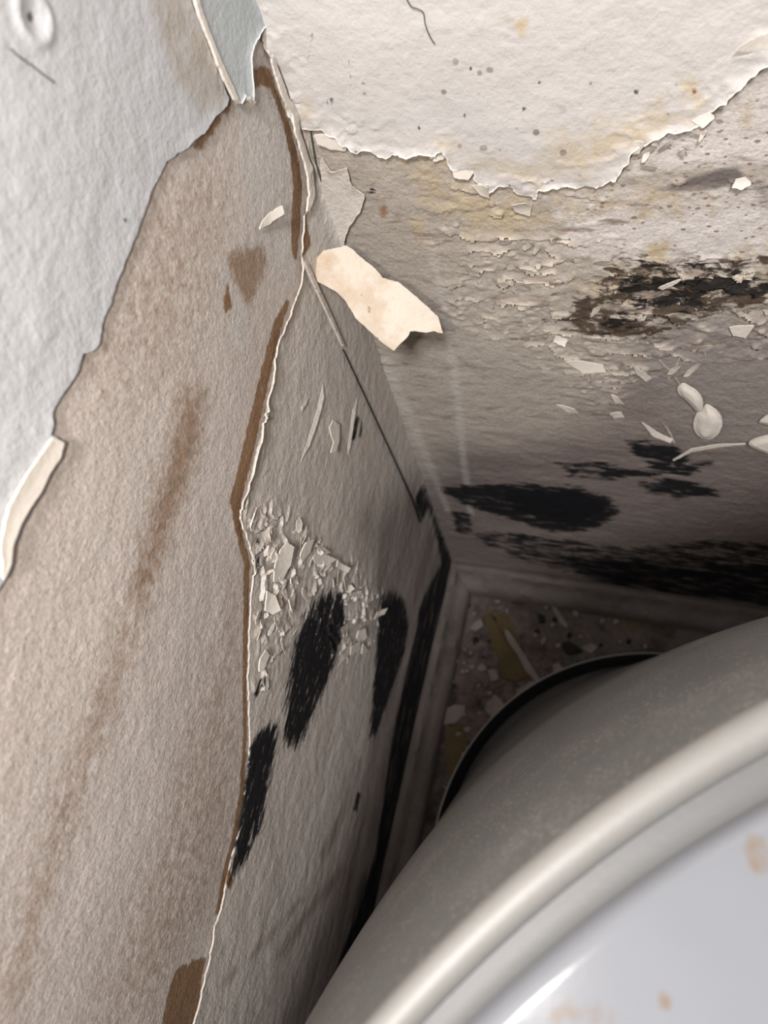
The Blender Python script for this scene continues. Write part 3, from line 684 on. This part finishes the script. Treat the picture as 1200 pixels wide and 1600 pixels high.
big_right = [[(700, 240), (716, 250), (742, 262), (735, 273), (712, 268)], [(738, 285), (764, 280), (768, 303), (752, 300)], [(800, 312), (824, 304), (832, 318), (829, 333), (806, 326)],
             [(884, 561), (900, 559), (944, 564), (948, 572), (912, 576), (900, 570)], [(988, 562), (1004, 573), (1019, 585), (1010, 592), (996, 580)], [(955, 612), (966, 614), (976, 624), (962, 626)],
             [(1140, 507), (1180, 498), (1166, 520), (1146, 520)], [(868, 520), (888, 526), (884, 532), (866, 528)],
             [(870, 628), (900, 632), (905, 640), (888, 640)], [(954, 636), (972, 640), (976, 648), (960, 648)], [(1030, 440), (1052, 434), (1070, 430), (1050, 442), (1036, 446)], [(1002, 655), (1030, 672), (1052, 680), (1048, 684), (1020, 676)],
             [(1150, 62), (1180, 50), (1215, 40), (1215, 70), (1170, 72)], [(495, 200), (520, 205), (545, 218), (542, 232), (520, 226), (500, 214)], [(988, 215), (1010, 210), (1000, 232), (986, 236)],
             [(1080, 182), (1110, 170), (1118, 176), (1100, 190)], [(1150, 275), (1165, 272), (1175, 280), (1160, 286), (1145, 284)]]
for i, p in enumerate(big_right):
    flake(RIGHT, p, wall_right, 0.0016, 0.0016, 200 + i)
regs = [([(690, 330), (860, 310), (960, 420), (940, 560), (820, 540), (700, 480)], 30, 'wall'), ([(640, 235), (860, 285), (1000, 285), (1100, 210), (1090, 180), (960, 250), (820, 275), (700, 225)], 22, 'flake'),
        ([(930, 480), (1200, 470), (1200, 560), (960, 620)], 7, 'wall')]
for poly, n_, mm in regs:
    P = np.array(poly); k = 0
    while k < n_:
        x, y = random.uniform(P[:, 0].min(), P[:, 0].max()), random.uniform(P[:, 1].min(), P[:, 1].max())
        if not in_poly(x, y, poly): continue
        L_, W_ = random.uniform(7, 17), random.uniform(2.5, 5); an = math.radians(random.gauss(-12, 18))
        ca, sa = math.cos(an), math.sin(an)
        pts = [(x + ca * a * L_ - sa * c * W_ * random.uniform(.6, 1.3), y + sa * a * L_ + ca * c * W_ * random.uniform(.6, 1.3)) for a, c in ((-1, 0), (-.5, .9), (.3, 1), (1, .2), (.6, -.8), (-.3, -1))]
        flake(RIGHT, pts, wall_right, random.uniform(.0002, .0010), random.uniform(.0005, .0014), 300 + k, mat='flake' if mm == 'flake' and k % 2 else 'wall_right', thick=0.0003); k += 1
# raised creases under the curled flakes
for i, p in enumerate(([(1052, 718, 1), (1080, 702, 2.5), (1120, 694, 2.5), (1165, 690, 1)], [(1035, 658, 1), (1046, 672, 2), (1054, 686, 1)], [(1044, 590, 1), (1056, 570, 2), (1066, 548, 1)], [(1030, 560, 1), (1050, 580, 2), (1062, 596, 1)])):
    flake(RIGHT, stroke(p), wall_right, 0.0004, 0.0008, 400 + i, mat='wall_right' if i else 'flake', name='paint_crease')

# ------------------------------------------------------------------ things on the walls
flap_fr = tilt_frame([(487, 435), (692, 522), (540, 388)], [0.036, 0.042, 0.018], RIGHT)
flap_px = [(495, 404), (506, 393), (524, 391), (540, 388), (549, 394), (562, 406), (580, 420), (597, 438), (610, 443), (620, 445), (634, 456), (660, 478), (682, 497), (687, 512), (692, 523), (678, 519), (664, 521), (650, 519), (640, 519), (636, 528), (626, 537), (615, 549), (601, 540), (586, 528), (570, 512), (556, 500), (547, 484), (538, 470), (524, 456), (506, 447), (487, 436)]
fp = flap_fr.px(flap_px); fa = np.array(fp[0]); fb = np.array(flap_fr.px([(655, 535)])[0]); ax = (fb - fa) / np.linalg.norm(fb - fa)
def flap_h(u, v, s):
    q = (u - fa[0]) * ax[0] + (v - fa[1]) * ax[1]; p = -(u - fa[0]) * ax[1] + (v - fa[1]) * ax[0]
    L = np.linalg.norm(fb - fa)
    return 0.004 * np.sin(np.clip(q / L, 0, 1.2) * 3.1) * 0.6 + 9.0 * (p + 0.006) ** 2 + 0.0012 * (fbm(u * 60, v * 60, 71) - 0.5)
flap = plate('hanging_paint_strip', flap_fr, fp, M['flap'], step=0.0005, thick=0.0011, hfun=flap_h, rag=0.0004, rag_scale=400, seed=5,
             attrs=dict(tan=lambda u, v: 0.55 * sstep(0.45, 0.7, fbm(u * 60, v * 60, 77))))
recenter(flap); tag(flap, 'large cream strip of peeled paint hanging out from the wall corner', 'peeling paint')

cf = tilt_frame([(1085, 645), (1128, 665), (1100, 688)], [0.003, 0.007, 0.006], RIGHT)
c1 = plate('curled_paint_flake', cf, cf.px(rounded([(1086, 648), (1096, 643), (1100, 634), (1112, 640), (1124, 650), (1129, 664), (1124, 678), (1114, 688), (1100, 689), (1088, 682), (1081, 668)])), M['flake'], step=0.0005, thick=0.0010,
           hfun=lambda u, v, s: -0.0022 * (1 - sstep(0, 0.006, s)) + 0.0004 * (fbm(u * 200, v * 200, 3) - .5), rag=0.0003, seed=8)
recenter(c1); tag(c1, 'rounded cream paint curl bulging from the right wall, lower lobe', 'paint flake')
cf2 = tilt_frame([(1058, 605), (1098, 640), (1070, 630)], [0.003, 0.006, 0.004], RIGHT)
c2 = plate('curled_paint_flake', cf2, cf2.px(rounded([(1057, 606), (1066, 600), (1076, 606), (1090, 614), (1099, 628), (1098, 642), (1090, 646), (1080, 634), (1070, 624), (1060, 618)])), M['flake'], step=0.0005, thick=0.0010,
           hfun=lambda u, v, s: -0.0015 * (1 - sstep(0, 0.004, s)), rag=0.0003, seed=18)
recenter(c2); tag(c2, 'narrow paint curl on the right wall just above the rounded lobe', 'paint flake')
cf3 = tilt_frame([(1165, 692), (1230, 690), (1200, 714)], [0.003, 0.008, 0.007], RIGHT)
c3 = plate('curled_paint_flake', cf3, cf3.px(rounded([(1164, 695), (1180, 686), (1205, 682), (1240, 684), (1244, 712), (1212, 714), (1190, 708)])), M['flake'], step=0.0005, thick=0.0010,
           hfun=lambda u, v, s: -0.0018 * (1 - sstep(0, 0.005, s)), rag=0.0003, seed=19)
recenter(c3); tag(c3, 'pale pointed paint curl at the right edge of the picture, above the black mould', 'paint flake')
cf4 = tilt_frame([(1182, 658), (1230, 650), (1210, 666)], [0.003, 0.006, 0.005], RIGHT)
c4 = plate('curled_paint_flake', cf4, cf4.px(rounded([(1183, 660), (1200, 648), (1235, 640), (1235, 668), (1205, 666), (1192, 662)])), M['flake'], step=0.0005, thick=0.0010,
           hfun=lambda u, v, s: -0.0012 * (1 - sstep(0, 0.004, s)), rag=0.0003, seed=20)
recenter(c4); tag(c4, 'small paint curl at the right edge, just above the pointed curl', 'paint flake')

def tube(name, pts, rad, mat, label, cat):
    """pts: world points; a round tube swept along a smooth path"""
    P = np.array(pts, float); T = np.linspace(0, len(P) - 1, (len(P) - 1) * 6 + 1); Q = []
    for t_ in T:
        i = min(int(t_), len(P) - 2); f = t_ - i
        p0, p1, p2, p3 = P[max(i - 1, 0)], P[i], P[i + 1], P[min(i + 2, len(P) - 1)]
        Q.append(0.5 * ((2 * p1) + (-p0 + p2) * f + (2 * p0 - 5 * p1 + 4 * p2 - p3) * f * f + (-p0 + 3 * p1 - 3 * p2 + p3) * f ** 3))
    Q = np.array(Q); V = []; F = []; S_ = 6
    for i, q in enumerate(Q):
        d = Q[min(i + 1, len(Q) - 1)] - Q[max(i - 1, 0)]; d /= np.linalg.norm(d)
        a = np.cross(d, (0.3, 0.5, 0.81)); a /= np.linalg.norm(a); b_ = np.cross(d, a)
        for j in range(S_):
            V.append(q + rad * (a * math.cos(j * 6.2832 / S_) + b_ * math.sin(j * 6.2832 / S_)))
    for i in range(len(Q) - 1):
        for j in range(S_):
            F.append((i * S_ + j, i * S_ + (j + 1) % S_, (i + 1) * S_ + (j + 1) % S_, (i + 1) * S_ + j))
    F.append(tuple(range(S_))[::-1]); F.append(tuple(range((len(Q) - 1) * S_, len(Q) * S_)))
    o = mk_mesh(name, V, F, mat); recenter(o)
    return tag(o, label, cat)
def on(fr, pix, h):
    a = fr.px(pix); return fr.world([q[0] for q in a], [q[1] for q in a], [h] * len(a))
tube('thread', on(RIGHT, [(636, -14), (645, 2), (655, 6), (664, 12), (667, 30), (672, 44), (677, 54), (682, 61)], 0.0030), 0.00022, M['thread'], 'thin dark green thread stuck to the top of the right wall', 'thread')
tube('hair', on(LEFT, [(0, 76), (16, 90), (34, 102), (52, 116), (72, 130)], 0.0028), 0.00018, M['thread'], 'dark hair stuck on the white paint, upper left', 'hair')

# ------------------------------------------------------------------ the tank
def ellip(cx, cy, r, z, n, tilt=0):
    return [(cx + r * math.cos(2 * math.pi * i / n), cy + r * math.sin(2 * math.pi * i / n), z) for i in range(n)]
def loft(name, secs, mat, parent, cap_top=False, cap_bottom=False, n=192, attrs=None, closed=False):
    V = []; F = []
    for (z, cx, cy, r_) in secs: V += ellip(cx, cy, r_, z, n)
    m = len(secs)
    for i in range(m if closed else m - 1):
        for j in range(n):
            a, b_ = i * n + j, i * n + (j + 1) % n; i2 = (i + 1) % m
            F.append((a, b_, i2 * n + (j + 1) % n, i2 * n + j))
    if cap_top: F.append(tuple(range((m - 1) * n, m * n)))
    if cap_bottom: F.append(tuple(range(n))[::-1])
    V = [(x - TB[0], y - TB[1], z) for x, y, z in V]
    A = {kk: fn(np.array(V)) for kk, fn in attrs.items()} if attrs else None
    return mk_mesh(name, V, F, mat, parent, True, A)
TB = (0.249, -0.267)
tank = bpy.data.objects.new('tank', None); COL.objects.link(tank); tank.location = (TB[0], TB[1], 0)
tag(tank, 'round grey dusty tank with a white rust-spotted lid standing by the corner', 'tank')
loft('foot_ring', [(0.002, .249, -.267, .200), (0.002, .249, -.267, .210), (0.012, .249, -.267, .2115), (0.014, .249, -.267, .2105), (0.012, .249, -.267, .2085), (0.004, .249, -.267, .200)], M['tank_foot'], tank, closed=True)
loft('foot_lip', [(0.0125, .249, -.267, .2118), (0.0150, .249, -.267, .2118), (0.0155, .249, -.267, .2111), (0.0150, .249, -.267, .2104), (0.0125, .249, -.267, .2104)], M['tank_lip'], tank, closed=True)
secs = [(0.002, .252, -.270, .2035), (0.012, .252, -.270, .2040)]
for q in np.linspace(0.08, 1, 14):
    secs.append((0.3 * q, .253 + (.394 - .253) * q, -.272 + (-.435 + .272) * q, .203 + (.350 - .203) * q))
for q in np.linspace(0.08, 1, 16):
    e = q * q * 0.35 + q * 0.65
    secs.append((0.3 + 0.298 * q, .394 + (.428 - .394) * e, -.435 + (-.511 + .435) * e, .350 + (.356 - .350) * e))
loft('shell', secs, M['tank_grey'], tank, cap_bottom=True)
tr = []
for a in np.linspace(-0.2, math.pi + 0.2, 12):      # rounded bead between rim and groove
    f_ = (1 - math.cos(a)) / 2
    tr.append((0.598 + 0.007 * math.sin(a), .428 + (.427 - .428) * f_, -.511 + (-.519 + .511) * f_, .356 - .0055 * f_))
tr[-1] = (0.5978,) + tr[-1][1:]
loft('trim_ring', tr, M['tank_trim'], tank)
loft('groove', [(0.5978, .427, -.519, .3505), (0.598, .426, -.5205, .348), (0.5982, .423, -.521, .3445), (0.599, .421, -.5218, .3415), (0.600, .420, -.522, .340)], M['tank_groove'], tank)
ls = [(0.599, .420, -.522, .3405), (0.602, .420, -.522, .3395), (0.6045, .420, -.522, .3375)]
for q in np.linspace(0.03, 1, 40):
    ls.append((0.6050 + 0.004 * math.sin(q * math.pi / 2) - 0.0, .420, -.522, .3375 * (1 - q) + 0.001))
LIDF = Frame((0, 0, 0.606), (1, 0, 0), (0, 1, 0), (0, 0, 1))
rust = Mask(LIDF)
for p, kk in (([(1165, 1305), (1190, 1300), (1210, 1320), (1210, 1370), (1180, 1372), (1160, 1345)], .8), ([(1030, 1545), (1045, 1545), (1055, 1570), (1045, 1590), (1030, 1575)], .95), ([(940, 1510), (965, 1500), (975, 1520), (950, 1530)], .55),
              ([(860, 1560), (900, 1545), (960, 1560), (1000, 1600), (850, 1610)], .6), ([(1000, 1505), (1020, 1500), (1024, 1516), (1008, 1516)], .5), ([(868, 1445), (884, 1440), (886, 1452), (872, 1458)], .6), ([(1062, 1358), (1080, 1356), (1080, 1370), (1066, 1372)], .55),
              ([(905, 1350), (925, 1345), (930, 1356), (912, 1362)], .0), ([(820, 1550), (836, 1556), (832, 1570), (818, 1566)], .6)):
    if kk: rust.add(p, 0.0015, kk)
fine = [(0.599, .420, -.522, .3405), (0.602, .420, -.522, .3395), (0.6045, .420, -.522, .3375)]
for d in np.concatenate([np.arange(0.0015, 0.20, 0.0018), np.arange(0.20, 0.336, 0.02)]):
    fine.append((0.6050 + 0.010 * math.sin(min(d / .3375, 1) * math.pi / 2), .420, -.522, .3375 - d))
loft('lid', fine, M['tank_lid'], tank, cap_top=True, n=900, attrs=dict(rust=lambda V: rust(V[:, 0] + TB[0], V[:, 1] + TB[1])))
tube('hair', on(Frame((0, 0, 0.40), (1, 0, 0), (0, 1, 0), (0, 0, 1)), [(572, 1500), (578, 1486), (570, 1474), (577, 1466), (584, 1476), (580, 1490)], 0), 0.00016, M['hair'], 'fine pale hair curled on the edge of the grey tank', 'hair')

# ------------------------------------------------------------------ debris on the floor
def chip(name, pix, z, th, mat, label, cat, group=None, seed=0, step=0.0010, bend=0.0):
    P = FLOOR.px(pix); c = np.mean(P, 0)
    a = random.uniform(0, 6.28)
    o = plate(name, FLOOR, P, M[mat], step=step, thick=th, base=z, rag=0.0005, rag_scale=300, seed=seed,
              hfun=lambda u, v, s: bend * ((u - c[0]) * math.cos(a) + (v - c[1]) * math.sin(a)) + 0.0006 * (fbm(u * 200, v * 200, seed) - 0.5))
    recenter(o); return tag(o, label, cat, group)
chip('paint_chip', [(692, 1110), (712, 1102), (728, 1104), (726, 1118), (714, 1130), (694, 1134), (688, 1122)], 0.001, 0.003, 'chip', 'pale squarish paint chip on the floor beside the left skirting', 'paint chip', seed=1, bend=0.1)
chip('paint_chip', [(808, 1080), (830, 1066), (852, 1066), (846, 1078), (826, 1092), (806, 1096)], 0.001, 0.003, 'chip', 'wide pale chip under the wide end of the ochre board', 'paint chip', seed=2, bend=0.1)
chip('paint_chip', [(762, 1096), (780, 1090), (790, 1104), (784, 1122), (766, 1120), (758, 1108)], 0.001, 0.0025, 'chip', 'flat pale chip between the squarish chip and the tank foot', 'paint chip', seed=3, bend=0.1)
chip('ochre_board', [(756, 965), (768, 962), (790, 1000), (812, 1030), (826, 1058), (806, 1066), (788, 1060), (776, 1020), (764, 990)], 0.000, 0.0035, 'ochre_board', 'yellow-brown tapering board fragment on the floor near the corner', 'board fragment', seed=4)
chip('ochre_board', [(696, 1138), (722, 1132), (730, 1160), (724, 1200), (712, 1222), (700, 1210), (698, 1170)], 0.000, 0.003, 'ochre_board', 'dull olive board fragment on the floor below the squarish chip', 'board fragment', seed=5)
chip('plaster_sliver', [(788, 985), (796, 988), (812, 1012), (828, 1038), (846, 1066), (840, 1070), (822, 1050), (808, 1024), (794, 1004)], 0.001, 0.0045, 'chip', 'long thin pale sliver along the right side of the ochre board', 'plaster sliver', seed=6)
chip('plaster_sliver', [(862, 950), (868, 950), (888, 978), (884, 984), (872, 970)], 0.001, 0.003, 'chip', 'short pale sliver on the floor left of the black lump', 'plaster sliver', seed=26)
chip('black_lump', [(878, 1006), (888, 1003), (900, 1010), (910, 1018), (904, 1022), (890, 1024), (880, 1016)], 0.000, 0.004, 'soot', 'jet black lump on the floor near the tank foot', 'black lump', seed=7)
chip('black_lump', [(840, 960), (852, 964), (852, 974), (842, 974)], 0.000, 0.003, 'soot', 'small black lump nearer the wall corner', 'black lump', seed=8)
chip('paint_chip', [(864, 1040), (872, 1036), (880, 1046), (876, 1056), (866, 1058)], 0.001, 0.003, 'chip', 'rounded pale chip just outside the tank foot', 'paint chip', seed=9)
chip('paint_chip', [(740, 975), (752, 968), (756, 978), (744, 988), (734, 984)], 0.001, 0.003, 'chip', 'pale bent chip left of the narrow end of the ochre board', 'paint chip', seed=10)
chip('paint_chip', [(908, 1012), (926, 1006), (934, 1012), (924, 1022), (914, 1018)], 0.001, 0.002, 'chip', 'tan flat chip just right of the jet black lump', 'paint chip', seed=11)
chip('paint_chip', [(762, 1046), (776, 1048), (780, 1062), (768, 1066)], 0.001, 0.0025, 'chip', 'pinkish chip left of the wide end of the ochre board', 'paint chip', seed=12)
freg = [(728, 925), (800, 935), (900, 958), (1000, 975), (1040, 1010), (900, 1038), (830, 1070), (765, 1120), (725, 1190), (690, 1270), (700, 1080)]
k = 0
while k < 70:
    x, y = random.uniform(690, 1040), random.uniform(925, 1260)
    if not in_poly(x, y, freg) or (x > 900 and random.random() < .6): continue
    s_ = random.uniform(1.6, 5.0) * (1.0 if k % 5 else 1.5); a0 = random.uniform(0, 6.28)
    pts = [(x + s_ * random.uniform(.6, 1.3) * math.cos(a0 + q * 1.05), y + s_ * .9 * random.uniform(.6, 1.3) * math.sin(a0 + q * 1.05)) for q in range(6)]
    chip('paint_crumb', pts, 0.0, random.uniform(.002, .004), 'chip' if k % 4 else 'soot',
         'small pale paint crumb scattered on the dark floor by the corner' if k % 4 else 'small black crumb scattered on the dark floor by the corner', 'crumb',
         'pale crumbs on the floor' if k % 4 else 'black crumbs on the floor', seed=500 + k, step=0.0012, bend=random.uniform(-.3, .3)); k += 1
